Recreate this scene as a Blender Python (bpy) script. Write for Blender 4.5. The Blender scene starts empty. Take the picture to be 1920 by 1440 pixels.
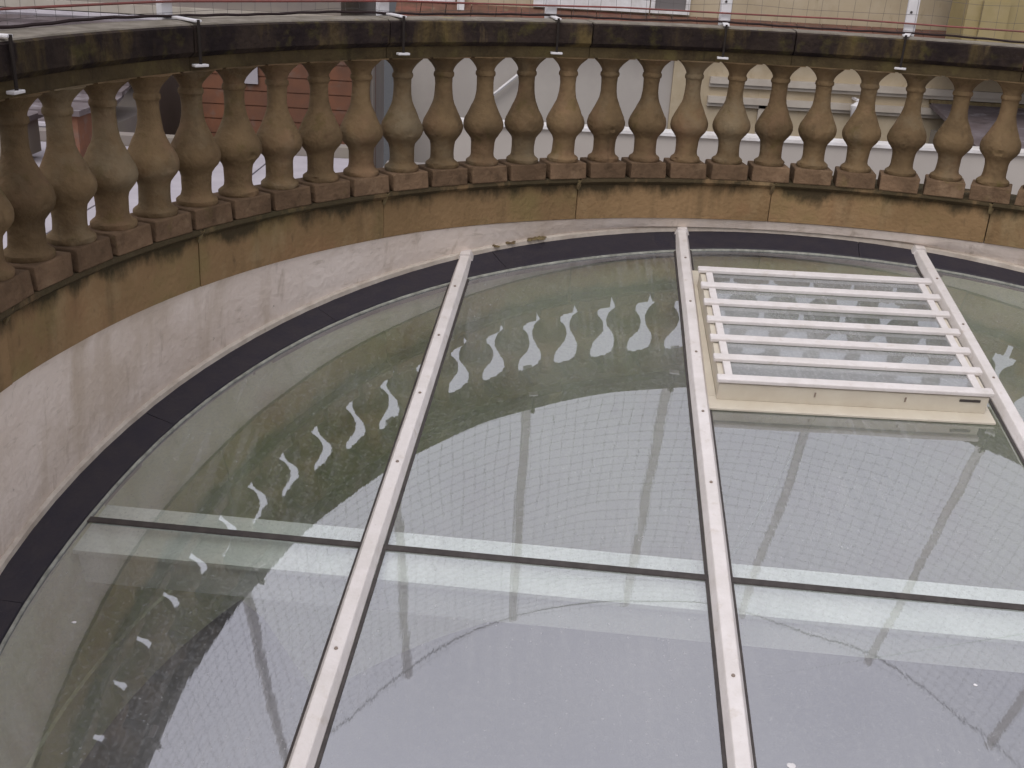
import bpy, math, random
from mathutils import Vector
random.seed(7)
scene = bpy.context.scene
COL = scene.collection

# ------------------------------------------------------------------ camera
ZO = 14.0                      # height of the viewpoint above the street
PITCH, ROLL, FPX = 0.38982, -0.05606, 1998.14
cp, sp = math.cos(PITCH), math.sin(PITCH)
F = Vector((0, cp, -sp)); U0 = Vector((0, sp, cp)); R0 = Vector((1, 0, 0))
cr, sr = math.cos(ROLL), math.sin(ROLL)
U = cr*U0 + sr*R0; Rt = cr*R0 - sr*U0
cam = bpy.data.cameras.new('camera'); co = bpy.data.objects.new('camera', cam); COL.objects.link(co)
from mathutils import Matrix
m = Matrix((Rt, U, -F)).transposed().to_4x4(); m.translation = Vector((0, 0, ZO)); co.matrix_world = m
cam.sensor_width = 36; cam.lens = 36*FPX/1920; cam.clip_end = 2000; cam.clip_start = .05
scene.camera = co

# ------------------------------------------------------------------ world, sun, exposure
SUN_EL, SUN_AZ = math.radians(52), math.radians(200)   # azimuth clockwise from +Y
w = bpy.data.worlds.new("World"); scene.world = w; w.use_nodes = True
wt = w.node_tree; wn = wt.nodes; wn.clear()
sky = wn.new('ShaderNodeTexSky'); sky.sky_type = 'NISHITA'; sky.sun_disc = False
sky.sun_elevation = SUN_EL; sky.sun_rotation = SUN_AZ; sky.dust_density = 5; sky.air_density = 1.0; sky.altitude = 200
hs = wn.new('ShaderNodeHueSaturation'); hs.inputs['Saturation'].default_value = 0.12
cl_tc = wn.new('ShaderNodeTexCoord'); cl_n = wn.new('ShaderNodeTexNoise'); cl_n.inputs['Scale'].default_value = 2.2; cl_n.inputs['Detail'].default_value = 5
cl_r = wn.new('ShaderNodeMapRange'); cl_r.inputs[1].default_value = .3; cl_r.inputs[2].default_value = .7; cl_r.inputs[3].default_value = .9; cl_r.inputs[4].default_value = 1.08
mul = wn.new('ShaderNodeMix'); mul.data_type = 'RGBA'; mul.blend_type = 'MIX'; mul.inputs[0].default_value = .62
mul.inputs[7].default_value = (6.9, 6.9, 7.75, 1)      # the even cloud deck
vm = wn.new('ShaderNodeVectorMath'); vm.operation = 'SCALE'
bg = wn.new('ShaderNodeBackground'); bg.inputs['Strength'].default_value = 0.145
wo = wn.new('ShaderNodeOutputWorld')
wt.links.new(sky.outputs[0], hs.inputs['Color']); wt.links.new(hs.outputs[0], mul.inputs[6])
wt.links.new(cl_tc.outputs['Generated'], cl_n.inputs['Vector']); wt.links.new(cl_n.outputs['Fac'], cl_r.inputs[0])
sz = wn.new('ShaderNodeSeparateXYZ'); wt.links.new(cl_tc.outputs['Generated'], sz.inputs[0])
zr = wn.new('ShaderNodeMapRange'); zr.inputs[1].default_value = 0; zr.inputs[2].default_value = 1; zr.inputs[3].default_value = .64; zr.inputs[4].default_value = 1.22
wt.links.new(sz.outputs['Z'], zr.inputs[0])
zm = wn.new('ShaderNodeMath'); zm.operation = 'MULTIPLY'; wt.links.new(cl_r.outputs[0], zm.inputs[0]); wt.links.new(zr.outputs[0], zm.inputs[1])
wt.links.new(mul.outputs[2], vm.inputs[0]); wt.links.new(zm.outputs[0], vm.inputs['Scale'])
wt.links.new(vm.outputs[0], bg.inputs['Color']); wt.links.new(bg.outputs[0], wo.inputs['Surface'])
sl = bpy.data.lights.new('sun', 'SUN'); sl.energy = 0.6; sl.angle = math.radians(30); sl.color = (1, .95, .9)
so = bpy.data.objects.new('sun', sl); COL.objects.link(so)
sdir = Vector((math.sin(SUN_AZ)*math.cos(SUN_EL), math.cos(SUN_AZ)*math.cos(SUN_EL), math.sin(SUN_EL)))
so.rotation_euler = sdir.to_track_quat('Z', 'Y').to_euler()
vs = scene.view_settings; vs.view_transform = 'Standard'; vs.look = 'None'; vs.exposure = 0.14; vs.gamma = 1
vs.use_curve_mapping = False
scene.render.engine = 'CYCLES'
scene.cycles.max_bounces = 10; scene.cycles.transparent_max_bounces = 16

# ------------------------------------------------------------------ materials
def mat(name, col, rough=.8, c2=None, scale=8, stretch=(1, 1, 1), lo=.35, hi=.65, bump=0, bscale=40, spots=None, rnd=0, coords='Object', metal=0, spec=.5, detail=8, drip=None):
    m = bpy.data.materials.new(name); m.use_nodes = True
    nt = m.node_tree; n = nt.nodes; L = nt.links
    b = n['Principled BSDF']; b.inputs['Roughness'].default_value = rough; b.inputs['Metallic'].default_value = metal
    b.inputs['Specular IOR Level'].default_value = spec if rough < .88 else .12
    tc = n.new('ShaderNodeTexCoord'); mp = n.new('ShaderNodeMapping'); mp.inputs['Scale'].default_value = stretch
    if coords == 'Object' :
        L.new(tc.outputs['Object'], mp.inputs['Vector'])
    else:
        ge = n.new('ShaderNodeNewGeometry'); L.new(ge.outputs['Position'], mp.inputs['Vector'])
    if rnd:
        oi = n.new('ShaderNodeObjectInfo'); va = n.new('ShaderNodeVectorMath'); va.operation = 'ADD'
        sc = n.new('ShaderNodeMath'); sc.operation = 'MULTIPLY'; sc.inputs[1].default_value = 37
        L.new(oi.outputs['Random'], sc.inputs[0]); L.new(mp.outputs[0], va.inputs[0]); L.new(sc.outputs[0], va.inputs[1]); vec = va.outputs[0]
    else: vec = mp.outputs[0]
    out = None
    base = n.new('ShaderNodeRGB'); base.outputs[0].default_value = (*col, 1); out = base.outputs[0]
    def layer(color, sc_, lo_, hi_, amt=1, vec_=vec, det=detail):
        nonlocal out
        no = n.new('ShaderNodeTexNoise'); no.inputs['Scale'].default_value = sc_; no.inputs['Detail'].default_value = det; no.inputs['Roughness'].default_value = .62
        L.new(vec_, no.inputs['Vector'])
        mr = n.new('ShaderNodeMapRange'); mr.inputs[1].default_value = lo_; mr.inputs[2].default_value = hi_; mr.inputs[4].default_value = amt
        L.new(no.outputs['Fac'], mr.inputs[0])
        mx = n.new('ShaderNodeMix'); mx.data_type = 'RGBA'; L.new(mr.outputs[0], mx.inputs[0]); L.new(out, mx.inputs[6]); mx.inputs[7].default_value = (*color, 1)
        out = mx.outputs[2]
    if c2: layer(c2, scale, lo, hi)
    for s in (spots or []):
        mp2 = n.new('ShaderNodeMapping'); mp2.inputs['Scale'].default_value = s[5] if len(s) > 5 else (1, 1, 1); mp2.inputs['Location'].default_value = (3.3, 1.7, s[1])
        if coords == 'Object': L.new(tc.outputs['Object'], mp2.inputs['Vector'])
        else: L.new(ge.outputs['Position'], mp2.inputs['Vector'])
        v2 = mp2.outputs[0]
        if rnd:
            va2 = n.new('ShaderNodeVectorMath'); va2.operation = 'ADD'; L.new(v2, va2.inputs[0]); L.new(sc.outputs[0], va2.inputs[1]); v2 = va2.outputs[0]
        layer(s[0], s[1], s[2], s[3], s[4], v2)
    if rnd:
        hv = n.new('ShaderNodeHueSaturation'); mr = n.new('ShaderNodeMapRange'); mr.inputs[3].default_value = 1-rnd; mr.inputs[4].default_value = 1+rnd
        L.new(oi.outputs['Random'], mr.inputs[0]); L.new(mr.outputs[0], hv.inputs['Value']); L.new(out, hv.inputs['Color']); out = hv.outputs[0]
    L.new(out, b.inputs['Base Color'])
    if bump:
        no = n.new('ShaderNodeTexNoise'); no.inputs['Scale'].default_value = bscale; no.inputs['Detail'].default_value = 8; L.new(vec, no.inputs['Vector'])
        bp = n.new('ShaderNodeBump'); bp.inputs['Strength'].default_value = bump; bp.inputs['Distance'].default_value = .01
        L.new(no.outputs['Fac'], bp.inputs['Height']); L.new(bp.outputs[0], b.inputs['Normal'])
    return m

STREAK = (1, 1, .12)
M = {}
M['baluster'] = mat('weathered_limestone', (0.1825, 0.1218, 0.064), .9, (0.1156, 0.07733, 0.0416), 6, lo=.36, hi=.64, bump=.7, bscale=45, rnd=.16,
    spots=[((0.2252, 0.1312, 0.07894), 4, .52, .68, .5), ((0.2008, 0.1616, 0.1045), 3, .5, .66, .6), ((0.08276, 0.06561, 0.0192), 9, .58, .72, .6), ((0.05112, 0.03515, 0.02134), 14, .60, .76, .6, (1, 1, .25)), ((0.2434, 0.1875, 0.1067), 40, .64, .76, .4)])
M['block'] = mat('plinth_stone', (0.1687, 0.107, 0.06429), .9, (0.1067, 0.06788, 0.04091), 9, bump=.8, bscale=45, rnd=.2, spots=[((0.234, 0.1593, 0.09741), 11, .54, .7, .6), ((0.05443, 0.03599, 0.02143), 12, .58, .74, .7), ((0.1089, 0.08741, 0.02922), 7, .6, .72, .5)])
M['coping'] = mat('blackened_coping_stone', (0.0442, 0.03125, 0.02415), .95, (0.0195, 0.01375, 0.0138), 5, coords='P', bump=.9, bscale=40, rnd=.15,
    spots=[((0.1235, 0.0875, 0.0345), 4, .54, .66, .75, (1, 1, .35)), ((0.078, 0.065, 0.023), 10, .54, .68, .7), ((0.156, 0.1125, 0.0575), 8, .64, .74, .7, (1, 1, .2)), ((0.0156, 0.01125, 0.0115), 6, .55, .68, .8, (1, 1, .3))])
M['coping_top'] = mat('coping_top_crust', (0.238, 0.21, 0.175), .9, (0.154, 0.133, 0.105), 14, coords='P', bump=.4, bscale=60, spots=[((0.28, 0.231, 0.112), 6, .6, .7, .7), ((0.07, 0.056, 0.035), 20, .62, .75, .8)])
M['frieze'] = mat('frieze_stone', (0.09, 0.066, 0.0324), .95, (0.054, 0.0384, 0.0216), 7, coords='P', bump=.7, bscale=50, spots=[((0.12, 0.096, 0.0384), 8, .54, .68, .6), ((0.024, 0.018, 0.0132), 7, .55, .7, .8, (1, 1, .3))])
M['wall'] = mat('stained_parapet_stone', (0.2938, 0.1887, 0.09767), .9, (0.2132, 0.137, 0.06794), 2.2, coords='P', bump=.7, bscale=45, rnd=.06,
    spots=[((0.2189, 0.1686, 0.07219), 2.4, .5, .64, .7), ((0.1095, 0.07641, 0.04034), 7, .54, .72, .65, STREAK), ((0.3573, 0.2752, 0.154), 5, .56, .72, .5, (1, 1, .5)), ((0.06915, 0.04832, 0.02972), 20, .62, .76, .6, (1, 1, .4)), ((0.265, 0.1404, 0.0743), 3, .56, .7, .5)])
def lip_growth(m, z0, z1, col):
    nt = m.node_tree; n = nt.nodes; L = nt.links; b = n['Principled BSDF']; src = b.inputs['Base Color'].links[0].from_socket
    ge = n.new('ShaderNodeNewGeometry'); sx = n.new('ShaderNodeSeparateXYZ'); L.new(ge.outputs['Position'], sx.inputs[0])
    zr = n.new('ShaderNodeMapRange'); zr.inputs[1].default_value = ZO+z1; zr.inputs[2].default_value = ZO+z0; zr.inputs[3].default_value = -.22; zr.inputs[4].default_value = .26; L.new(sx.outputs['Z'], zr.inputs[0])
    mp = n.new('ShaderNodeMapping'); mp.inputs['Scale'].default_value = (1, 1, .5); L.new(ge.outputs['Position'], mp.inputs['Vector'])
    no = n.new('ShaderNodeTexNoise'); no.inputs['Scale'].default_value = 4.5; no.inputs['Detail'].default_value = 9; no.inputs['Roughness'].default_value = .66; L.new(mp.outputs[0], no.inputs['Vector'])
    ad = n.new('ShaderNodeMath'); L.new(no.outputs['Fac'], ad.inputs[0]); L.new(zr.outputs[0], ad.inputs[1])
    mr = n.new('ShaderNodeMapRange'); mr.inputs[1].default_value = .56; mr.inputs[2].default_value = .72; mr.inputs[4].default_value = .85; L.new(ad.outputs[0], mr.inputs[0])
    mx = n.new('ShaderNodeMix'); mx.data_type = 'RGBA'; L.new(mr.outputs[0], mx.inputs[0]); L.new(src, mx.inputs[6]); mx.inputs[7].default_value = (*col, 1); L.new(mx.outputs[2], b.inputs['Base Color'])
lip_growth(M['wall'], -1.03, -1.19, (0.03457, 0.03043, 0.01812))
M['mortar'] = mat('mortar_patch', (0.21, 0.1645, 0.084), .95, (0.14, 0.098, 0.056), 20, coords='P', bump=.6)
M['render'] = mat('white_render', (0.7696, 0.655, 0.5643), .85, (0.8736, 0.77, 0.6866), 1.8, coords='P', bump=.5, bscale=30,
    spots=[((0.5408, 0.435, 0.3292), 6, .52, .70, .75, STREAK), ((0.624, 0.515, 0.4138), 2.3, .48, .66, .8), ((0.312, 0.24, 0.1693), 16, .60, .76, .6, (1, 1, .2)), ((0.1456, 0.11, 0.07524), 26, .67, .78, .85), ((0.4368, 0.36, 0.2821), 9, .6, .7, .5, (1, 1, 3))])
M['rim'] = mat('pale_rim', (0.595, 0.5312, 0.4569), .8, (0.425, 0.3612, 0.2975), 12, coords='P', bump=.3, spots=[((0.2125, 0.17, 0.1063), 30, .66, .76, .7)])
M['flashing'] = mat('dark_flashing', (0.0176, 0.0144, 0.024), .62, (0.0272, 0.0216, 0.0272), 14, coords='P', bump=.25, bscale=50, spots=[((0.056, 0.048, 0.044), 30, .68, .8, .5)])
M['bead'] = mat('edge_bead', (.38, .38, .33), .7, (.2, .2, .17), 30, coords='P')
M['bar'] = mat('white_painted_bar', (.72, .67, .645), .55, (.65, .60, .57), 14, coords='P', bump=.2, bscale=30, spots=[((.47, .40, .32), 24, .58, .76, .6), ((.54, .50, .45), 5, .50, .68, .5), ((.30, .25, .20), 60, .68, .78, .6)])
M['louvre'] = mat('cream_louvre_frame', (0.6095, 0.5566, 0.4551), .5, (0.5541, 0.4927, 0.3938), 9, coords='P', bump=.1, spots=[((0.3232, 0.2555, 0.1663), 24, .68, .8, .6)])
M['screw'] = mat('rusty_screw', (.28, .22, .18), .5, metal=.4)
M['seal'] = mat('black_seal', (.035, .028, .026), .7, (.06, .05, .045), 30, coords='P')
M['beam'] = mat('beam_paint', (.88, .89, .87), .6, (.74, .77, .74), 6, coords='P')
M['beam_side'] = M['beam']
M['drum'] = mat('drum_plaster', (0.5443, 0.5806, 0.3948), .8, (0.4536, 0.4536, 0.3024), 1.6, coords='P', spots=[((0.381, 0.2994, 0.168), 2.6, .50, .68, .65), ((0.5625, 0.5988, 0.4368), 1.2, .5, .66, .6), ((0.2722, 0.2359, 0.1344), 7, .6, .76, .4)])
M['room'] = mat('room_plaster', (0.24, 0.228, 0.204), .9, (0.18, 0.168, 0.156), 2, coords='P')
M['floor'] = mat('hall_floor', (.22, .22, .22), .6, (.28, .28, .27), 1.5, coords='P')
M['post'] = mat('painted_post', (.70, .68, .68), .5, (.60, .57, .57), 9, coords='P', spots=[((.3, .26, .22), 20, .66, .8, .6)])
M['wire'] = mat('net_wire', (.10, .09, .085), .6)
M['cable_red'] = mat('red_cable', (.23, .05, .04), .6, (.15, .05, .04), 10, coords='P')
M['cable_dark'] = mat('dark_cable', (.035, .024, .024), .9)
M['rod'] = mat('dark_rod', (.030, .024, .021), .9)
M['membrane'] = mat('grey_roof_membrane', (0.2732, 0.248, 0.2317), .85, (0.2111, 0.1935, 0.1806), 2, coords='P', spots=[((0.3726, 0.3387, 0.3208), 1.4, .55, .7, .6), ((0.1242, 0.121, 0.1188), 9, .6, .75, .5)])
M['white_cap'] = mat('white_capping', (.72, .70, .70), .6, (.55, .52, .5), 5, coords='P')
M['grey_wall'] = mat('grey_render_wall', (0.4192, 0.3824, 0.3502), .9, (0.3803, 0.3442, 0.3137), 1.0, coords='P', spots=[((0.4813, 0.4436, 0.4013), .7, .5, .7, .6)])
M['cream'] = mat('cream_facade', (0.4496, 0.3701, 0.2586), .9, (0.3821, 0.3092, 0.2111), 1.5, coords='P', spots=[((0.2248, 0.1768, 0.09501), 9, .6, .74, .7, (1, 1, .3)), ((0.5059, 0.4308, 0.3273), 3, .5, .7, .5)])
M['cornice'] = mat('pale_cornice', (0.4644, 0.4158, 0.3564), .8, (0.3996, 0.3456, 0.2862), 3, coords='P')
M['yellow'] = mat('yellow_wall', (0.357, 0.2848, 0.1445), .9, (0.306, 0.2465, 0.1275), 2, coords='P', spots=[((0.3825, 0.306, 0.187), 2, .5, .7, .6)])
M['tile'] = mat('brown_tile_band', (.17, .085, .062), .9, (.11, .065, .045), 7, coords='P', spots=[((.25, .09, .07), 4, .52, .65, .7, (.3, 1, 4)), ((.2, .17, .11), 6, .6, .7, .6)])
M['brick'] = mat('red_brick_roof', (.185, .085, .052), .9, (.135, .070, .048), 3, coords='P', spots=[((.24, .10, .055), 2.0, .5, .66, .6), ((.17, .13, .11), 5, .56, .72, .6)])
M['slate'] = mat('violet_slate', (.15, .125, .13), .8, (.10, .075, .075), 3, coords='P', spots=[((.26, .235, .25), 5, .56, .66, .8, (.5, 1, 3)), ((.06, .045, .045), 6, .58, .68, .8, (.5, 1, 3)), ((.28, .14, .07), 4, .66, .72, .7)])
M['lilac_roof'] = mat('light_roof_sheet', (0.4105, 0.3763, 0.4008), .6, (0.3323, 0.303, 0.3275), 3, coords='P')
M['pale_wall'] = mat('pale_render', (0.2534, 0.2194, 0.1982), .9, (0.2138, 0.1848, 0.1683), 1.2, coords='P', spots=[((0.2455, 0.2233, 0.1646), .8, .5, .66, .6)])
M['dark_glass'] = mat('dark_window', (.03, .04, .035), .15)
M['window_pane'] = mat('grey_window', (.15, .135, .13), .3)
M['street'] = mat('asphalt', (.05, .05, .052), .9, (.065, .065, .065), 2, coords='P')

def glass_mat(name, ior, tint, dust=.10):
    m = bpy.data.materials.new(name); m.use_nodes = True
    nt = m.node_tree; n = nt.nodes; L = nt.links; n.clear()
    o = n.new('ShaderNodeOutputMaterial')
    tr = n.new('ShaderNodeBsdfTransparent'); tr.inputs[0].default_value = (*tint, 1)
    gl = n.new('ShaderNodeBsdfGlossy'); gl.inputs['Roughness'].default_value = .016; gl.inputs['Color'].default_value = (.96, .955, 1, 1)
    fr = n.new('ShaderNodeFresnel'); fr.inputs[0].default_value = ior
    ge = n.new('ShaderNodeNewGeometry')
    inv = n.new('ShaderNodeMath'); inv.operation = 'SUBTRACT'; inv.inputs[0].default_value = 1; L.new(ge.outputs['Backfacing'], inv.inputs[1])
    fm = n.new('ShaderNodeMath'); fm.operation = 'MULTIPLY'; L.new(fr.outputs[0], fm.inputs[0]); L.new(inv.outputs[0], fm.inputs[1])
    mx = n.new('ShaderNodeMixShader'); L.new(fm.outputs[0], mx.inputs[0]); L.new(tr.outputs[0], mx.inputs[1]); L.new(gl.outputs[0], mx.inputs[2])
    # dust and dried rain tracks running down the slope
    mp = n.new('ShaderNodeMapping'); mp.inputs['Scale'].default_value = (26, 1.1, 1.1); L.new(ge.outputs['Position'], mp.inputs['Vector'])
    n1 = n.new('ShaderNodeTexNoise'); n1.inputs['Scale'].default_value = 1.6; n1.inputs['Detail'].default_value = 6; L.new(mp.outputs[0], n1.inputs['Vector'])
    r1 = n.new('ShaderNodeMapRange'); r1.inputs[1].default_value = .44; r1.inputs[2].default_value = .66; r1.inputs[4].default_value = .15; L.new(n1.outputs[0], r1.inputs[0])
    n2 = n.new('ShaderNodeTexNoise'); n2.inputs['Scale'].default_value = 1.1; n2.inputs['Detail'].default_value = 4; L.new(ge.outputs['Position'], n2.inputs['Vector'])
    r2 = n.new('ShaderNodeMapRange'); r2.inputs[1].default_value = .3; r2.inputs[2].default_value = .7; r2.inputs[4].default_value = dust; L.new(n2.outputs[0], r2.inputs[0])
    vo = n.new('ShaderNodeTexVoronoi'); vo.inputs['Scale'].default_value = 70; L.new(ge.outputs['Position'], vo.inputs['Vector'])
    r3 = n.new('ShaderNodeMapRange'); r3.inputs[1].default_value = .24; r3.inputs[2].default_value = .14; r3.inputs[3].default_value = 0; r3.inputs[4].default_value = .2; L.new(vo.outputs['Distance'], r3.inputs[0])
    wn_ = n.new('ShaderNodeMath'); wn_.operation = 'GREATER_THAN'; wn_.inputs[1].default_value = .55; sx = n.new('ShaderNodeSeparateColor'); L.new(vo.outputs['Color'], sx.inputs[0]); L.new(sx.outputs[0], wn_.inputs[0])
    m3 = n.new('ShaderNodeMath'); m3.operation = 'MULTIPLY'; L.new(r3.outputs[0], m3.inputs[0]); L.new(wn_.outputs[0], m3.inputs[1])
    n4 = n.new('ShaderNodeTexNoise'); n4.inputs['Scale'].default_value = 1.9; n4.inputs['Detail'].default_value = 3; L.new(ge.outputs['Position'], n4.inputs['Vector'])
    r4 = n.new('ShaderNodeMapRange'); r4.inputs[1].default_value = .42; r4.inputs[2].default_value = .66; L.new(n4.outputs[0], r4.inputs[0])
    m4 = n.new('ShaderNodeMath'); m4.operation = 'MULTIPLY'; L.new(r1.outputs[0], m4.inputs[0]); L.new(r4.outputs[0], m4.inputs[1])
    n5 = n.new('ShaderNodeTexNoise'); n5.inputs['Scale'].default_value = 75; n5.inputs['Detail'].default_value = 4; L.new(ge.outputs['Position'], n5.inputs['Vector'])
    r5 = n.new('ShaderNodeMapRange'); r5.inputs[1].default_value = .45; r5.inputs[2].default_value = .75; r5.inputs[4].default_value = .14; L.new(n5.outputs[0], r5.inputs[0])
    a0 = n.new('ShaderNodeMath'); L.new(m4.outputs[0], a0.inputs[0]); L.new(r5.outputs[0], a0.inputs[1])
    a = n.new('ShaderNodeMath'); L.new(a0.outputs[0], a.inputs[0]); L.new(r2.outputs[0], a.inputs[1])
    b = n.new('ShaderNodeMath'); L.new(a.outputs[0], b.inputs[0]); L.new(m3.outputs[0], b.inputs[1])
    cm = n.new('ShaderNodeMath'); cm.operation = 'MULTIPLY'; L.new(b.outputs[0], cm.inputs[0]); L.new(inv.outputs[0], cm.inputs[1])
    df = n.new('ShaderNodeBsdfDiffuse'); df.inputs[0].default_value = (.42, .42, .42, 1)
    m2 = n.new('ShaderNodeMixShader'); L.new(cm.outputs[0], m2.inputs[0]); L.new(mx.outputs[0], m2.inputs[1]); L.new(df.outputs[0], m2.inputs[2])
    # faint waviness of the panes
    nb = n.new('ShaderNodeTexNoise'); nb.inputs['Scale'].default_value = 1.7; nb.inputs['Detail'].default_value = 1; L.new(ge.outputs['Position'], nb.inputs['Vector'])
    bp = n.new('ShaderNodeBump'); bp.inputs['Strength'].default_value = .14; bp.inputs['Distance'].default_value = .02; L.new(nb.outputs[0], bp.inputs['Height'])
    bp2 = n.new('ShaderNodeBump'); bp2.inputs['Strength'].default_value = .055; bp2.inputs['Distance'].default_value = .0012; L.new(n1.outputs[0], bp2.inputs['Height']); L.new(bp.outputs[0], bp2.inputs['Normal']); L.new(bp2.outputs[0], gl.inputs['Normal'])
    L.new(m2.outputs[0], o.inputs[0])
    return m
M['glass'] = glass_mat('double_glazing', 3.9, (.95, .97, .94), .22)
M['vent_glass'] = glass_mat('vent_blade_glass', 3.4, (.86, .90, .87), .62)

# ------------------------------------------------------------------ mesh helpers
class MB:
    def __init__(s): s.v = []; s.f = []
    def hexa(s, p):                       # p: 8 corners, bottom 0-3 then top 4-7, same turning direction
        i = len(s.v); s.v += [tuple(q) for q in p]
        s.f += [(i, i+3, i+2, i+1), (i+4, i+5, i+6, i+7)] + [(i+k, i+(k+1) % 4, i+4+(k+1) % 4, i+4+k) for k in range(4)]
    def box(s, x0, x1, y0, y1, z0, z1):
        s.hexa([(x0, y0, z0), (x1, y0, z0), (x1, y1, z0), (x0, y1, z0), (x0, y0, z1), (x1, y0, z1), (x1, y1, z1), (x0, y1, z1)])
    def sweep(s, rings, close=False, caps=True):      # rings: list of equal-length closed section point lists
        i = len(s.v); k = len(rings[0]); n = len(rings)
        for r in rings: s.v += [tuple(q) for q in r]
        for a in range(n if close else n-1):
            b = (a+1) % n
            for j in range(k):
                s.f.append((i+a*k+j, i+a*k+(j+1) % k, i+b*k+(j+1) % k, i+b*k+j))
        if caps and not close:
            s.f.append(tuple(i+j for j in range(k))[::-1]); s.f.append(tuple(i+(n-1)*k+j for j in range(k)))
    def tube(s, pts, r, k=4):
        pts = [Vector(p) for p in pts]; rings = []
        for a, p in enumerate(pts):
            d = (pts[min(a+1, len(pts)-1)]-pts[max(a-1, 0)]).normalized()
            e = d.cross(Vector((0, 0, 1)) if abs(d.z) < .9 else Vector((1, 0, 0))).normalized(); g = d.cross(e)
            rings.append([p+r*(math.cos(2*math.pi*j/k)*e+math.sin(2*math.pi*j/k)*g) for j in range(k)])
        s.sweep(rings)
    def lathe(s, prof, k=28):
        i = len(s.v)
        for z, r in prof:
            for j in range(k): s.v.append((r*math.cos(2*math.pi*j/k), r*math.sin(2*math.pi*j/k), z))
        for a in range(len(prof)-1):
            for j in range(k): s.f.append((i+a*k+j, i+a*k+(j+1) % k, i+(a+1)*k+(j+1) % k, i+(a+1)*k+j))
        s.f.append(tuple(i+j for j in range(k))[::-1]); s.f.append(tuple(i+(len(prof)-1)*k+j for j in range(k)))
    def mesh(s, name, mats, smooth=False, local=False):
        me = bpy.data.meshes.new(name)
        me.from_pydata([(x, y, z if local else z+ZO) for x, y, z in s.v], [], s.f); me.validate(); me.update()
        import bmesh
        bm = bmesh.new(); bm.from_mesh(me); bmesh.ops.recalc_face_normals(bm, faces=bm.faces); bm.to_mesh(me); bm.free()
        for mm in (mats if isinstance(mats, (list, tuple)) else [mats]): me.materials.append(M[mm])
        if smooth:
            me.polygons.foreach_set('use_smooth', [True]*len(me.polygons))
            me.set_sharp_from_angle(angle=math.radians(38))
        return me
    def build(s, name, mats, parent=None, smooth=False, bevel=0):
        o = bpy.data.objects.new(name, s.mesh(name, mats, smooth)); COL.objects.link(o)
        if parent: o.parent = parent
        if bevel:
            b = o.modifiers.new('bevel', 'BEVEL'); b.width = bevel; b.segments = 2; b.limit_method = 'ANGLE'; b.angle_limit = math.radians(40)
        return o
def thing(name, label, cat, group=None):
    o = bpy.data.objects.new(name, None); COL.objects.link(o); o['label'] = label; o['category'] = cat
    if group: o['group'] = group
    return o
def tag(o, label, cat, group=None):
    o['label'] = label; o['category'] = cat
    if group: o['group'] = group
    return o
def struct(o): o['kind'] = 'structure'; return o

# ------------------------------------------------------------------ the round roof's geometry (metres, viewpoint at height 0)
CX, CY = 1.2285, 2.5985
def gz(x, y): return -2.3712 + .00202*x + .19961*y            # the sloping glass plane
GN = Vector((-.00202, -.19961, 1)).normalized()
def G(x, y, h=0): return Vector((x, y, gz(x, y))) + GN*h
def pol(r, a, z): a = math.radians(a); return (CX+r*math.cos(a), CY+r*math.sin(a), z)
RI = [(-180, 2.60), (-60, 2.60), (63, 2.62), (75.5, 2.588), (87.6, 2.572), (98.7, 2.568), (108.3, 2.552), (116, 2.556), (126.8, 2.58), (139, 2.598), (150.7, 2.60), (160, 2.602), (171, 2.596), (176, 2.605), (183, 2.625), (200, 2.63), (240, 2.61)]
def interp(T, a):
    while a < T[0][0]: a += 360
    while a > T[-1][0]: a -= 360
    for (a0, r0), (a1, r1) in zip(T, T[1:]):
        if a0 <= a <= a1: return r0+(r1-r0)*(a-a0)/(a1-a0)
    return T[0][1]
def RIN(a): return sum(interp(RI, a+k) for k in (-6, -3, 0, 3, 6))/5
def ROUT(a): return 2.742
A0, A1 = -28.0, 208.0            # extent of the balustrade that can be seen or mirrored

# ------------------------------------------------------------------ street and sky side setting
b = MB(); b.box(-400, 400, -400, 600, -ZO-.3, -ZO); struct(b.build('ground', 'street'))

# near flat roof behind the balustrade
b = MB(); b.box(-1.6, 14, 5.9, 12.5, -2.6, -2.4); struct(b.build('flat_roof', 'membrane'))
pw = thing('parapet_wall', 'low grey parapet with white capping behind the balustrade, right of the brick building', 'parapet')
b = MB(); b.box(-1.0, 14, 12.5, 12.72, -2.6, -1.935); b.build('wall', 'grey_wall', pw)
x = -1.03
while x < 14:
    b = MB(); b.box(x, x+1.495, 12.46, 12.76, -1.933, -1.897); b.build('capping', 'white_cap', pw); x += 1.5
gravel = MB()

# house behind, right: grey and cream walls with a tiled band
hr = thing('terrace_house', 'long cream and grey house with brown tiled band behind the right half of the balustrade', 'house')
b = MB(); b.box(-1.96, 2.07, 16.0, 20, -ZO, -1.13); b.build('grey_wall', 'grey_wall', hr)
b = MB(); b.box(2.072, 12.0, 15.96, 20, -ZO, -1.13); b.build('cream_wall', 'cream', hr)
b = MB(); b.box(-1.96, 14.0, 16.25, 20, -1.128, 5.0); b.build('upper_wall', 'cream', hr)
for k in range(40):                                     # the tiled band, tile by tile
    x0 = -1.96+k*.36
    if x0 > 7.6: break
    b = MB(); dz = random.uniform(-.006, .006)
    b.hexa([(x0, 15.85, -1.12+dz), (x0+.35, 15.85, -1.12+dz), (x0+.35, 16.24, -.86), (x0, 16.24, -.86), (x0, 15.85, -1.07+dz), (x0+.35, 15.85, -1.07+dz), (x0+.35, 16.24, -.81), (x0, 16.24, -.81)])
    b.build('tile', 'tile', hr)
b = MB(); b.tube([(-1.96, 15.79, -1.10), (7.6, 15.79, -1.10)], .045, 8); b.build('gutter', 'tile', hr, True)
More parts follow.
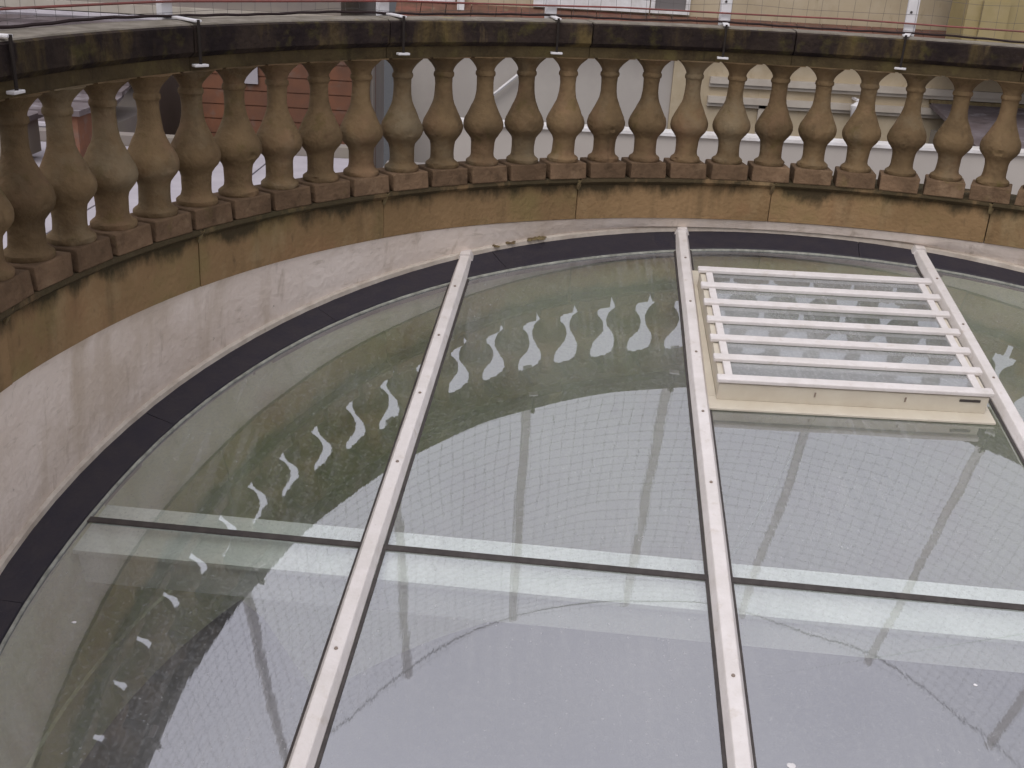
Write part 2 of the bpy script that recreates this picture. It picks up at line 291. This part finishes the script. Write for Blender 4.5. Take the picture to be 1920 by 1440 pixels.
for z in (-1.63, -1.90, -2.5):
    b = MB(); b.box(2.6, 9, 15.86, 15.958, z-.05, z+.04); b.box(2.6, 9, 15.90, 15.958, z-.1, z-.052); b.build('string_course', 'cornice', hr)
b = MB(); b.box(3.35, 3.62, 15.9, 15.958, -3.4, -1.95); b.build('pilaster', 'cornice', hr)
# wall lamp on the cream wall
lp = MB(); lp.lathe([(-.10, .03), (-.06, .07), (.10, .09), (.13, .05), (.15, .02)], 12)
me = lp.mesh('lantern', 'post', True, local=True); lo_ = bpy.data.objects.new('lantern', me); COL.objects.link(lo_); lo_.location = (4.70, 15.7, ZO-1.96); lo_.parent = hr
b = MB(); b.box(4.68, 4.72, 15.7, 15.96, -1.80, -1.77); b.build('bracket', 'post', hr)
# upper storey openings
def window(parent, x0, x1, y, z0, z1, pane='window_pane', mull=1):
    f = MB(); t = .06
    f.box(x0, x0+t, y-.05, y+.02, z0, z1); f.box(x1-t, x1, y-.05, y+.02, z0, z1); f.box(x0+t, x1-t, y-.05, y+.02, z1-t, z1); f.box(x0+t, x1-t, y-.05, y+.02, z0, z0+t)
    for k in range(mull): xm = x0+(x1-x0)*(k+1)/(mull+1); f.box(xm-.02, xm+.02, y-.045, y+.02, z0+t, z1-t)
    fo = f.build('window', 'white_cap', parent)
    p = MB(); p.box(x0+t, x1-t, y-.02, y-.006, z0+t, z1-t); p.build('pane', pane, fo)
window(hr, -1.80, -1.12, 16.245, -.80, 1.2, 'dark_glass', 0)
window(hr, 1.68, 2.24, 16.245, -.79, 1.2, 'window_pane', 0)
window(hr, 4.75, 5.7, 16.245, -.28, 1.4, 'dark_glass', 1)
b = MB(); b.box(.0, 1.66, 16.18, 16.248, -.79, 1.5); b.build('panel', 'white_cap', hr)
b = MB(); b.box(-1.085, -.985, 16.12, 16.245, -.93, 5); b.build('downpipe', 'white_cap', hr)
b = MB(); b.tube([(-.55, 15.9, -2.05), (-.05, 15.9, -1.62)], .025, 6); b.build('handrail', 'white_cap', hr)
ye = thing('yellow_house', 'yellow rendered house at the far right above the coping', 'house')
b = MB(); b.box(5.72, 12, 15.0, 15.6, -1.06, 5); b.build('wall', 'yellow', ye)
b = MB(); b.box(5.9, 6.25, 14.94, 14.998, -1.06, -.35); b.build('pilaster', 'yellow', ye)
for k in range(5):
    b = MB(); b.box(6.8+k*.85, 6.82+k*.85, 14.98, 14.999, -1.0, 4); b.build('joint_strip', 'cream', ye)
b = MB(); b.box(5.6, 12, 14.7, 15.6, -1.16, -1.062); b.build('gutter', 'tile', ye)
lr = thing('lean_to_roof', 'dark brown lean-to roof in front of the cream wall at the far right', 'roof')
b = MB(); b.hexa([(5.8, 13.9, -2.14), (12, 13.9, -2.14), (12, 15.9, -1.84), (5.8, 15.9, -1.84), (5.8, 13.9, -2.09), (12, 13.9, -2.09), (12, 15.9, -1.78), (5.8, 15.9, -1.78)]); b.build('roof_slab', 'slate', lr)
b = MB(); b.box(5.8, 12, 15.86, 15.95, -1.80, -1.74); b.build('ridge_flashing', 'mortar', lr)
b = MB(); b.box(5.85, 12, 14.1, 15.8, -2.6, -2.15); b.build('wall', 'pale_wall', lr)

# left: brick roof, slate roofs, pale wall behind
br = thing('brick_building', 'red brick building behind the balustrade, left of the grey wall', 'building')
b = MB(); b.box(-4.3, -2.2, 13.6, 15.8, -ZO, -1.25); b.build('wall', 'brick', br)
zc = -1.3
for r_ in range(11):                                   # proud courses of the brick face
    b = MB(); b.box(-4.32, -2.19, 13.585, 13.598, zc-.172, zc-.008); b.build('brick_course', 'brick', br); zc -= .18
b = MB(); b.box(-4.4, -2.1, 13.5, 15.9, -1.248, -1.16); b.build('coping', 'cornice', br)
b = MB(); b.box(-2.18, -1.97, 13.9, 14.1, -ZO, -1.2); b.build('corner_pier', 'pale_wall', br)
b = MB(); b.tube([(-2.06, 13.84, -8), (-2.06, 13.84, -1.2)], .05, 8); b.build('downpipe', 'slate', br, True)
b = MB(); b.box(-3.7, -3.35, 13.55, 13.57, -1.75, -1.40); b.build('window', 'lilac_roof', br)
b = MB(); b.box(-2.72, -2.42, 13.55, 13.57, -2.9, -2.55); b.build('window', 'lilac_roof', br)
lh = thing('pale_house', 'pale rendered house behind the wire fence at the top left', 'house')
b = MB(); b.box(-16, -2.9, 17, 22, -ZO, 5); b.build('wall', 'pale_wall', lh)
for k, x0 in enumerate((-7.0, -5.9, -4.75, -3.8)):
    window(lh, x0, x0+.62, 16.995, .2, 1.6, 'window_pane', 1)
b = MB(); b.box(-16, -2.9, 16.9, 16.998, -1.25, -1.12); b.build('string_course', 'cornice', lh)
def slate_roof(x0, x1, y0, y1, z0, z1, label):
    t = thing('slate_roof', label, 'roof', 'slate roofs seen between the left balusters')
    n = 7
    for k in range(n):
        ya, yb = y0+(y1-y0)*k/n, y0+(y1-y0)*(k+1)/n; za, zb = z0+(z1-z0)*k/n, z0+(z1-z0)*(k+1)/n
        b = MB(); b.hexa([(x0, ya, za), (x1, ya, za), (x1, yb+.05, zb), (x0, yb+.05, zb), (x0, ya, za+.06), (x1, ya, za+.06), (x1, yb+.05, zb+.02), (x0, yb+.05, zb+.02)])
        b.build('slate_course', 'slate', t)
    b = MB(); b.box(x0, x1, y0+.1, y1, z0-1.2, z0-.01); b.build('wall', 'pale_wall', t)
    b = MB(); b.tube([(x0, y0-.03, z0+.02), (x1, y0-.03, z0+.02)], .04, 8); b.build('gutter', 'lilac_roof', t, True)
    b = MB(); b.tube([(x0, y1+.02, z1+.04), (x1, y1+.02, z1+.04)], .05, 8); b.build('ridge', 'lilac_roof', t, True)
    return t
slate_roof(-9, -4.45, 11.2, 12.9, -2.0, -1.45, 'dark violet slate roof seen between the left balusters, left of the brick building')
slate_roof(-8.5, -5.0, 14.2, 15.9, -1.9, -1.28, 'farther slate roof below the pale house at the left')
for (x0, y0, z0, w_, h_, lab, mt) in ((-5.4, 12.0, -1.75, .5, .42, 'small pale roof box on the slate roof nearest the brick building', 'lilac_roof'),
                          (-4.2, 9.4, -1.95, .28, .38, 'small orange chimney pot standing behind the left balusters', 'brick'),
                          (-4.9, 9.3, -1.95, .5, .3, 'grey box on the light flat roof behind the left balusters', 'pale_wall')):
    b = MB(); b.box(x0, x0+w_, y0, y0+.4, z0, z0+h_); t = thing('roof_box', lab, 'roof box'); b.build('body', mt, t)
    b = MB(); b.box(x0-.04, x0+w_+.04, y0-.04, y0+.44, z0+h_+.001, z0+h_+.05); b.build('cap', 'slate', t)
fr = thing('light_flat_roof', 'light lilac flat roof seen low between the left balusters', 'roof')
for k in range(7):
    b = MB(); b.box(-7.5+k*.85, -7.5+k*.85+.83, 4.6+(1.2 if k > 4 else 0), 10.4, -2.1, -2.0); b.build('roof_sheet', 'lilac_roof', fr)
b = MB(); b.box(-7.5, -1.6, 10.41, 10.6, -2.6, -1.9); b.build('upstand', 'pale_wall', fr)

# ------------------------------------------------------------------ drum: rendered upstand outside, plaster shaft inside, hall below
def ringmesh(secfun, a0=0, a1=360, step=3, close=True):
    b = MB(); n = int(round((a1-a0)/step)); rings = []
    for k in range(n if close else n+1):
        a = a0+(a1-a0)*k/n; rings.append([pol(r, a, z) for r, z in secfun(a)])
    b.sweep(rings, close=close, caps=True); return b
def gza(r, a): x, y, _ = pol(r, a, 0); return gz(x, y)
def zbot(a): return -1.212-.034*min(1, max(0, (a-128)/40.0))
def up(a):
    return [(2.694, zbot(a)-.004), (2.712, zbot(a)-.05), (2.735, gza(2.735, a)+.05), (2.742, gza(2.742, a)+.034), (2.742, gza(2.742, a)-.02), (2.95, gza(2.95, a)-.05), (2.95, zbot(a)-.004)]
drum = thing('drum_wall', 'white rendered drum wall between the stone parapet and the dark glass edge', 'wall')
b = ringmesh(up); b.build('render_face', 'render', drum, True)
b = ringmesh(lambda a: [(2.722, gza(2.722, a)+.045), (2.734, gza(2.734, a)+.051), (2.744, gza(2.744, a)+.046), (2.744, gza(2.744, a)+.012), (2.722, gza(2.722, a)+.012)])
b.build('rim', 'rim', drum, True)
def dz_(a): return -2.60-.8*min(1, max(0, (152-(a if a < 270 else a-360))/9.0))
b = ringmesh(lambda a: [(2.60, gza(2.6, a)-.02), (2.60, -2.31), (2.60-.01*min(1, max(0, (a-150)/8)), -2.315), (2.60-.01*min(1, max(0, (a-150)/8)), -2.325), (2.60, -2.33), (2.60, dz_(a)), (2.89, dz_(a)), (2.89, gza(2.9, a)-.05)])
b.build('plaster_shaft', 'drum', drum, True)
b = MB(); n = 120
b.sweep([[pol(2.95, 3*k, -1.3), pol(2.95, 3*k, -6), pol(3.02, 3*k, -6), pol(3.02, 3*k, -1.3)] for k in range(n)], close=True); b.build('outer_wall', 'pale_wall', drum, True)
hall = thing('hall', 'dim hall seen through the glass roof', 'room')
b = MB(); b.box(-2.2, 4.7, -1, 6.2, -6.3, -6.2); b.build('floor', 'floor', hall)
b = MB(); b.sweep([[pol(2.94, 3*k, -1.9), pol(2.94, 3*k, -6.2), pol(2.905, 3*k, -6.2), pol(2.905, 3*k, -1.9)] for k in range(n)], close=True); b.build('wall', 'room', hall, True)

# ------------------------------------------------------------------ glass roof
roof = thing('glass_roof', 'round sloping glass roof with white glazing bars and dark edge', 'skylight')
BARS = [(-.406, .081), (.688, .054), (1.912, .034), (3.09, .014)]          # x at y=3 and drift along the slope
def bx(i, y):
    if i < 0: return -9
    if i >= len(BARS): return 9
    x3, s = BARS[i]; return x3+s*(y-3)
def jy(x): return 2.9035-.0569*x
def inside(x, y, off=.0):
    a = math.degrees(math.atan2(y-CY, x-CX)); return math.hypot(x-CX, y-CY) <= RIN(a)+off
def xr(y, side, off):
    # crossing of the ring at this y
    lo, hi = (CX, CX+side*3.2)
    if not inside(CX, y, off): return None
    for _ in range(30):
        md = (lo+hi)/2
        if inside(md, y, off): lo = md
        else: hi = md
    return lo
def pane(i, upper):
    L, Rr = [], []
    y = -.2
    ys = [-.02+.022*k for k in range(240)]
    pts = []
    for y in ys:
        a = xr(y, -1, .03); c = xr(y, 1, .03)
        if a is None: continue
        x0 = max(a, bx(i-1, y)); x1 = min(c, bx(i, y))
        # clip with the joint
        def ok(x): return (y > jy(x)+.006) if upper else (y < jy(x)-.006)
        if x1-x0 < .004: continue
        if not ok((x0+x1)/2): continue
        L.append((x0, y)); Rr.append((x1, y))
    if len(L) < 3: return None
    # straight edge along the joint
    k = 0 if upper else -1
    e = .006 if upper else -.006
    for side in (L, Rr):
        x = side[k][0]; side[k] = (x, jy(x)+e)
    poly = Rr+L[::-1]
    b = MB(); n = len(poly)
    b.v = [tuple(G(x, y, 0)) for x, y in poly]+[tuple(G(x, y, -.012)) for x, y in poly]
    b.f = [tuple(range(n)), tuple(range(2*n-1, n-1, -1))]+[(j, j+n, (j+1) % n+n, (j+1) % n) for j in range(n)]
    return b
for i in range(len(BARS)+1):
    for upper in (True, False):
        b = pane(i, upper)
        if b: b.build('glass_pane', 'glass', roof)
# dark flashing ring, section by section (lapped joints)
a = 0.0; k = 0
while a < 359.9:
    a1 = a+20
    def sec(t, k=k): return [(RIN(t), gza(RIN(t), t)+.003), (RIN(t)+.004, gza(RIN(t), t)+.012), (2.70, gza(2.70, t)+.020+(.001 if k % 2 else 0)), (2.741, gza(2.741, t)+.030), (2.741, gza(2.741, t)-.01), (RIN(t), gza(RIN(t), t)-.03)]
    bb = ringmesh(sec, a, a1-.05, 2, close=False); bb.build('flashing', 'flashing', roof, True)
    a = a1; k += 1
b = ringmesh(lambda t: [(RIN(t)-.010, gza(RIN(t)-.01, t)+.001), (RIN(t)-.009, gza(RIN(t), t)+.006), (RIN(t)-.001, gza(RIN(t), t)+.007), (RIN(t)-.001, gza(RIN(t), t)+.001)]); b.build('edge_bead', 'bead', roof, True)
# glazing bars
for i in range(len(BARS)):
    ys = []
    top = max(y for y in [2+.005*j for j in range(700)] if math.hypot(bx(i, y)-CX, y-CY) < 2.755 or y < 3)
    bot = min(y for y in [3-.005*j for j in range(700)] if math.hypot(bx(i, y)-CX, y-CY) < 2.70)
    prof = [(-.034, .002), (-.034, .012), (-.024, .034), (-.020, .042), (.020, .042), (.024, .034), (.034, .012), (.034, .002)]
    b = MB(); rings = []
    for j in range(13):
        y = bot+(top-bot)*j/12; wob = random.uniform(-.0012, .0012)
        rings.append([G(bx(i, y)+u+wob, y, h) for u, h in prof])
    b.sweep(rings); bar = b.build('glazing_bar', 'bar', roof, bevel=.003)
    # end cap
    c = MB(); y = top
    c.sweep([[G(bx(i, y+d)+u*s_, y+d, .004+h*s_) for u, h in prof] for d, s_ in ((-.055, 1.12), (-.01, 1.15), (.012, 1.0), (.02, .7))]); c.build('end_cap', 'bar', bar, True)
    y = top-.35
    while y > max(bot, 1.0):
        if abs(y-jy(bx(i, y))) > .05:
            s = MB(); p = G(bx(i, y), y, .0425)
            e1 = Vector((1, 0, 0)); e2 = GN.cross(e1)
            s.sweep([[p+GN*h+(e1*math.cos(q*math.pi/4)+e2*math.sin(q*math.pi/4))*r for q in range(8)] for h, r in ((0, .006), (.003, .005))]); s.build('screw', 'screw', bar)
        y -= .42
    # seals both sides of the bar
    for sgn in (-1, 1):
        s = MB(); s.sweep([[G(bx(i, y)+sgn*u, y, h) for u, h in ((.035, .001), (.035, .007), (.044, .004), (.044, .001))] for y in (bot+.06, top-.15)]); s.build('seal', 'seal', bar)
# transverse joint
s = MB(); rings = []
for j in range(24):
    x = -1.372+5.19*j/23
    x = max(x, -1.36); rings.append([G(x, jy(x)+u, h) for u, h in ((-.013, .0015), (-.011, .006), (.011, .006), (.013, .0015))])
s.sweep(rings); s.build('joint_seal', 'seal', roof)
# steel beam under the joint
s = MB(); rings = []
def bj(x, u, h): return G(x, jy(x)+u, h)
s.sweep([[bj(x, u, h) for u, h in ((-.105, -.034), (.115, -.034), (.115, -.05), (.09, -.052), (.09, -.19), (-.085, -.19), (-.085, -.052), (-.105, -.05))] for x in (-1.36, 1.2, 3.80)])
s.build('support_beam', 'beam', roof)

# ------------------------------------------------------------------ louvred vent on the glass
vent = thing('roof_vent', 'cream louvred glass vent between the two right-hand glazing bars', 'vent')
def vx(u, y): return .80+u+(y-3.84)*.034
def vbox(u0, u1, y0, y1, h0, h1, nm, mt='louvre', bevel=.002, parent=vent):
    b = MB(); q = [(u0, y0), (u1, y0), (u1, y1), (u0, y1)]
    b.hexa([G(vx(u, y), y, h0) for u, y in q]+[G(vx(u, y), y, h1) for u, y in q]); return b.build(nm, mt, parent, bevel=bevel)
W_ = 1.04
vbox(-.045, W_+.045, 3.775, 4.92, .004, .012, 'base_flange')
bpy.data.objects.remove(bpy.data.objects['base_flange'], do_unlink=True)
# flange as a frame so that the opening stays open
vbox(-.045, W_+.03, 3.775, 3.86, .004, .014, 'base_flange'); vbox(-.045, W_+.03, 4.76, 4.90, .004, .014, 'base_flange')
vbox(-.045, .0, 3.861, 4.759, .004, .014, 'base_flange'); vbox(W_, W_+.03, 3.861, 4.759, .004, .014, 'base_flange')
vbox(-.002, W_+.002, 3.835, 3.86, .014, .088, 'front_panel'); vbox(0, W_, 4.745, 4.76, .014, .10, 'back_panel')
vbox(.0, .022, 3.861, 4.744, .014, .092, 'side_panel'); vbox(W_-.022, W_, 3.861, 4.744, .014, .092, 'side_panel')
for u in (.37, .72): vbox(u, u+.006, 3.8325, 3.8348, .05, .07, 'fixing', 'screw', 0)
vbox(W_-.11, W_-.03, 3.8315, 3.8348, .066, .076, 'drain_slot', 'seal', 0)
nb = 7; pitch = (4.735-3.845)/(nb-1)
for k in range(nb):
    y = 3.845+k*pitch
    hb = .093
    bl = vbox(-.012, W_+.012, y-.020, y+.020, hb+.004, hb+.022, 'blade_rail', 'bar', .004)
    if k < nb-1:
        b = MB(); ya, yb = y+.0215, y+pitch-.0215
        q = [(.053, ya, .098), (W_-.053, ya, .098), (W_-.053, yb, .092), (.053, yb, .092)]
        b.hexa([G(vx(u, yy), yy, h) for u, yy, h in q]+[G(vx(u, yy), yy, h+.005) for u, yy, h in q]); b.build('glass_blade', 'vent_glass', bl)
        for u in (.022, W_-.052):
            vbox(u, u+.03, y+.022, y+pitch-.022, .075, .106, 'blade_clip', 'bar', .002, bl)

# ------------------------------------------------------------------ balustrade
bal = thing('balustrade', 'curved stone balustrade with blackened coping round the glass roof', 'balustrade')
JO = [67.8-21.5*4+21.5*k for k in range(12)]
JA = [-18.2-10, 3.3, 24.8, 46.3, 67.8, 89.9, 111.1, 133.0, 153.8, 175.2, 196.7, 208]
def stone(nm, sec, a0, a1, mt, g=.05, mats=None):
    b = ringmesh(sec, a0+g, a1-g, 1.8, close=False)
    o = b.build(nm, mt, bal, True)
    return o
for a0, a1 in zip(JA, JA[1:]):
    d = random.uniform(-.003, .003)
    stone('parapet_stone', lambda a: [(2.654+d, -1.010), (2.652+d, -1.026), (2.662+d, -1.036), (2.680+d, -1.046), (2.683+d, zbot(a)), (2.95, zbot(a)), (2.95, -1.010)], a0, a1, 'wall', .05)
    d2 = random.uniform(-.002, .002)
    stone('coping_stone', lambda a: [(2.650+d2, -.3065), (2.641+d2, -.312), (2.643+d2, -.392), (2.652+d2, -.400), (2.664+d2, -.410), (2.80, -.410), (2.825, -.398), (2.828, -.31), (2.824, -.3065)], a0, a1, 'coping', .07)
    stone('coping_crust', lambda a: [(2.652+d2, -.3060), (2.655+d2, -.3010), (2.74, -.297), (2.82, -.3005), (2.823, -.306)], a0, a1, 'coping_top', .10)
    stone('frieze_stone', lambda a: [(2.668, -.411), (2.668, -.456), (2.798, -.456), (2.798, -.411)], a0, a1, 'frieze', .03)
    # mortar dab on the joint
    b = MB(); q = 1.0
    b.sweep([[pol(r, a1+da*s_, z) for r, da, z in ((2.652, -.28, -1.012), (2.648, 0, -1.018), (2.651, .3, -1.014), (2.672, .22, -1.05-.03*random.random()), (2.679, -.1, -1.07), (2.672, -.25, -1.045))] for s_ in (1, )]+[[pol(r+.015, a1+da, z) for r, da, z in ((2.652, -.28, -1.012), (2.648, 0, -1.018), (2.651, .3, -1.014), (2.672, .22, -1.05), (2.679, -.1, -1.07), (2.672, -.25, -1.045))]])
    b.build('mortar_patch', 'mortar', bal)
# balusters
def py(y): return -.46-.52*(y-103)/222.0
PR = [(306.2, .072), (303, .0755), (299, .0745), (296.5, .068), (294, .059), (290, .0545), (284, .053), (274, .053), (264, .054), (257, .058), (250, .070), (245, .080), (239, .088), (232, .0915), (226, .0905), (219, .086), (212, .0775), (204, .068), (195, .058), (187, .0485), (180, .043), (168, .0385), (152, .037), (141, .0385), (139, .041), (137.5, .0445), (134, .0455), (131, .044), (129, .040), (125, .042), (120, .048), (115, .057), (110, .069), (105, .083), (103, .088)]
from mathutils import noise
def lathe_variant(j):
    b = MB(); K = 34
    b.lathe([(py(y), r) for y, r in PR], K)
    off = Vector((j*7.3, j*3.1, j*5.7)); nv = []
    for (x, y, z) in b.v:
        p = Vector((x, y, z)); rr = math.hypot(x, y) or 1
        d = .0030*noise.noise(p*16+off)+.0016*noise.noise(p*45+off)
        c = noise.noise(p*30+off*1.7)
        if rr > .074 and c > .30: d -= (c-.30)*.030          # chipped rims
        nv.append((x*(1+d/rr), y*(1+d/rr), z))
    b.v = nv
    b.box(-.066, .066, -.094, .094, py(103.2), -.4565)
    return b.mesh('baluster', 'baluster', True, local=True)
BV = [lathe_variant(j) for j in range(9)]
def block_variant():
    bb = MB(); J = lambda: random.uniform(-.0028, .0028)
    lo4 = [(-.083+J(), -.091+J(), -1.0095), (.085+J(), -.091+J(), -1.0095), (.085+J(), .091+J(), -1.0095), (-.083+J(), .091+J(), -1.0095)]
    hi4 = [(-.078+J(), -.090+J(), py(306.3)), (.078+J(), -.090+J(), py(306.3)), (.078+J(), .090+J(), py(306.3)), (-.078+J(), .090+J(), py(306.3))]
    bb.hexa(lo4+hi4); return bb.mesh('base_block', 'block', local=True)
BBV = [block_variant() for _ in range(7)]
PH0, DPH = math.degrees(2.23506), -math.degrees(.07738)
k = -20
for k in range(-18, 36):
    a = PH0+DPH*(k+.5)
    if not (A0+1 < a < A1-1): continue
    o = bpy.data.objects.new('baluster', BV[(k*4) % 9]); COL.objects.link(o); o.parent = bal
    x, y, _ = pol(2.733, a, 0); o.location = (x, y, ZO); o.rotation_euler = (0, 0, math.radians(a)+random.uniform(-.025, .025))
    q = bpy.data.objects.new('base_block', BBV[(k*5) % 7]); COL.objects.link(q); q.parent = o
    md = q.modifiers.new('bevel', 'BEVEL'); md.width = .005; md.segments = 2

# ------------------------------------------------------------------ wire fence standing on the coping
fence = thing('wire_fence', 'tall wire net fence on white posts clamped to the coping', 'fence')
PR_ = 2.852
PA = [(152.1, PR_), (130.8, PR_), (113.7, PR_), (96.15, PR_), (78.45, PR_), (59.5, PR_), (41, PR_), (22, PR_), (172.6, PR_), (191, PR_), (205, PR_)]
POLE_TOP = 2.22
CLAMP = {152.1: 153.5, 130.8: 131.7, 113.7: 115.0, 96.15: 97.2, 78.45: 79.2}
for a, r in PA:
    er = Vector((math.cos(math.radians(a)), math.sin(math.radians(a)), 0)); et = Vector((-er.y, er.x, 0))
    base = Vector(pol(r, a, -.294))
    def obox(b, c, hr_, ht, z0, z1, er=er, et=et):
        q = [(-hr_, -ht), (hr_, -ht), (hr_, ht), (-hr_, ht)]
        b.hexa([(c.x+er.x*u+et.x*v_, c.y+er.y*u+et.y*v_, z0) for u, v_ in q]+[(c.x+er.x*u+et.x*v_, c.y+er.y*u+et.y*v_, z1) for u, v_ in q])
    b = MB(); obox(b, base, .014, .026, -.42, POLE_TOP); post = b.build('post', 'post', fence, bevel=.004)
    hb = MB(); c = base-er*.0165+et*.006
    hb.sweep([[c+er*s_+(et*math.cos(q*math.pi/4)+Vector((0, 0, 1))*math.sin(q*math.pi/4))*.006+Vector((0, 0, .10)) for q in range(8)] for s_ in (-.002, .001)]); hb.build('bolt_hole', 'seal', post)
    ia = CLAMP.get(a, a); tip = Vector(pol(2.632, ia, -.29)); d = (tip-base); L = d.length; d = d.normalized(); e = Vector((-d.y, d.x, 0))
    arm = MB(); st = base-er*.014+et*0
    q = [st+e*.014, st-e*.014, tip-e*.014, tip+e*.014]
    arm.hexa([(p.x, p.y, -.2948) for p in q]+[(p.x, p.y, -.2868) for p in q]); arm.build('clamp_arm', 'post', post, bevel=.002)
    rod = MB(); rod.tube([(tip.x, tip.y, -.2868), (tip.x, tip.y, -.432)], .0055, 8); rod.build('clamp_rod', 'rod', post)
    ft = MB(); p0 = tip+e*.036; p1 = tip-e*.030
    q = [p0-d*.004, p1-d*.004, p1-d*.0+d*.012-d*.028, p0-d*.028]
    cc = [tip+e*.026+d*.010, tip-e*.026+d*.010, tip-e*.026-d*.016, tip+e*.026-d*.016]
    ft.hexa([(p.x, p.y, -.440) for p in cc]+[(p.x, p.y, -.431) for p in cc]); ft.build('clamp_foot', 'post', post, bevel=.002)
# net
RN = 2.838
net = MB(); a = A0
def wob(a, z): return .010*math.sin(a*.9+z*7)+.006*math.sin(a*2.3-z*11)
da = math.degrees(.072/RN)
while a < A1:
    net.tube([pol(RN+wob(a, z)*.5, a+wob(a, z)*14*.5, z) for z in [-.29+.1317*j for j in range(20)]], .00085, 3); a += da
z = -.28
while z < 2.2:
    net.tube([pol(RN, A0+(A1-A0)*j/118, z+.5*wob(A0+(A1-A0)*j/118*3, z)) for j in range(119)], .00085, 3); z += .072
o = net.build('net', 'wire', fence); o['kind'] = 'stuff'
tw = MB(); tw.tube([pol(RN+.002, A0+(A1-A0)*j/118, 2.16-.05*abs(math.sin(j*.26))) for j in range(119)], .004, 5); tw.build('top_wire', 'wire', fence, True)
rc = MB(); rc.tube([pol(2.826, A0+(A1-A0)*j/200, -.242-.004*abs(math.sin(j*.165))) for j in range(201)], .0045, 6); rc.build('red_cable', 'cable_red', fence, True)
dc = MB(); dc.tube([pol(2.80+.01*math.sin(j*.5), A0+(A1-A0)*j/240, -.288+.003*math.sin(j*.31)+.0012*math.sin(j*1.7)) for j in range(241)], .0055, 6); dc.build('hem_cable', 'cable_dark', fence, True)

# ------------------------------------------------------------------ small dirt left on the rim
for k, (a_, n_, lab) in enumerate(((114.6, 16, 'little heap of dark moss and dirt on the white rim, nearest the dark ledge marks'), (118.6, 9, 'smaller scatter of moss crumbs on the white rim, left of the heap'))):
    b = MB()
    for q in range(n_):
        a = a_+random.uniform(-1.3, 1.3); rr = 2.722+random.uniform(-.012, .012); c = Vector(pol(rr, a, gza(rr, a)+.050)); h = random.uniform(.003, .006); w1 = random.uniform(.007, .024)
        b.sweep([[c+Vector((w1*f*math.cos(t*math.pi/3), w1*f*.7*math.sin(t*math.pi/3), z*h)) for t in range(6)] for f, z in ((1, -.5), (.85, .5), (.3, 1))])
    t = b.build('moss_heap', 'mortar', smooth=True); tag(t, lab, 'moss')

# bird droppings and grit on the panes
for (gx_, gy_, w1, lab) in ((-1.22, 2.55, .007, 'tiny white bird dropping on the glass at the far left edge'), (1.36, 2.50, .006, 'tiny white bird dropping on the glass, right of the middle glazing bar'), (.78, 2.20, .012, 'pale smeared bird dropping on the glass near the bottom of the middle bar')):
    b = MB(); c = G(gx_, gy_, .0008)
    ring = [(w1*(1+.35*noise.noise(Vector((t, gx_*9, 0))))*math.cos(t*math.pi/6), w1*(.7+.3*noise.noise(Vector((t, gy_*9, 3))))*math.sin(t*math.pi/6)) for t in range(12)]
    b.sweep([[c+Vector((u*f, v*f, .2*v*f+h)) for u, v in ring] for f, h in ((1, 0), (.7, .0014), (.25, .0020))])
    tag(b.build('bird_dropping', 'white_cap'), lab, 'bird dropping')
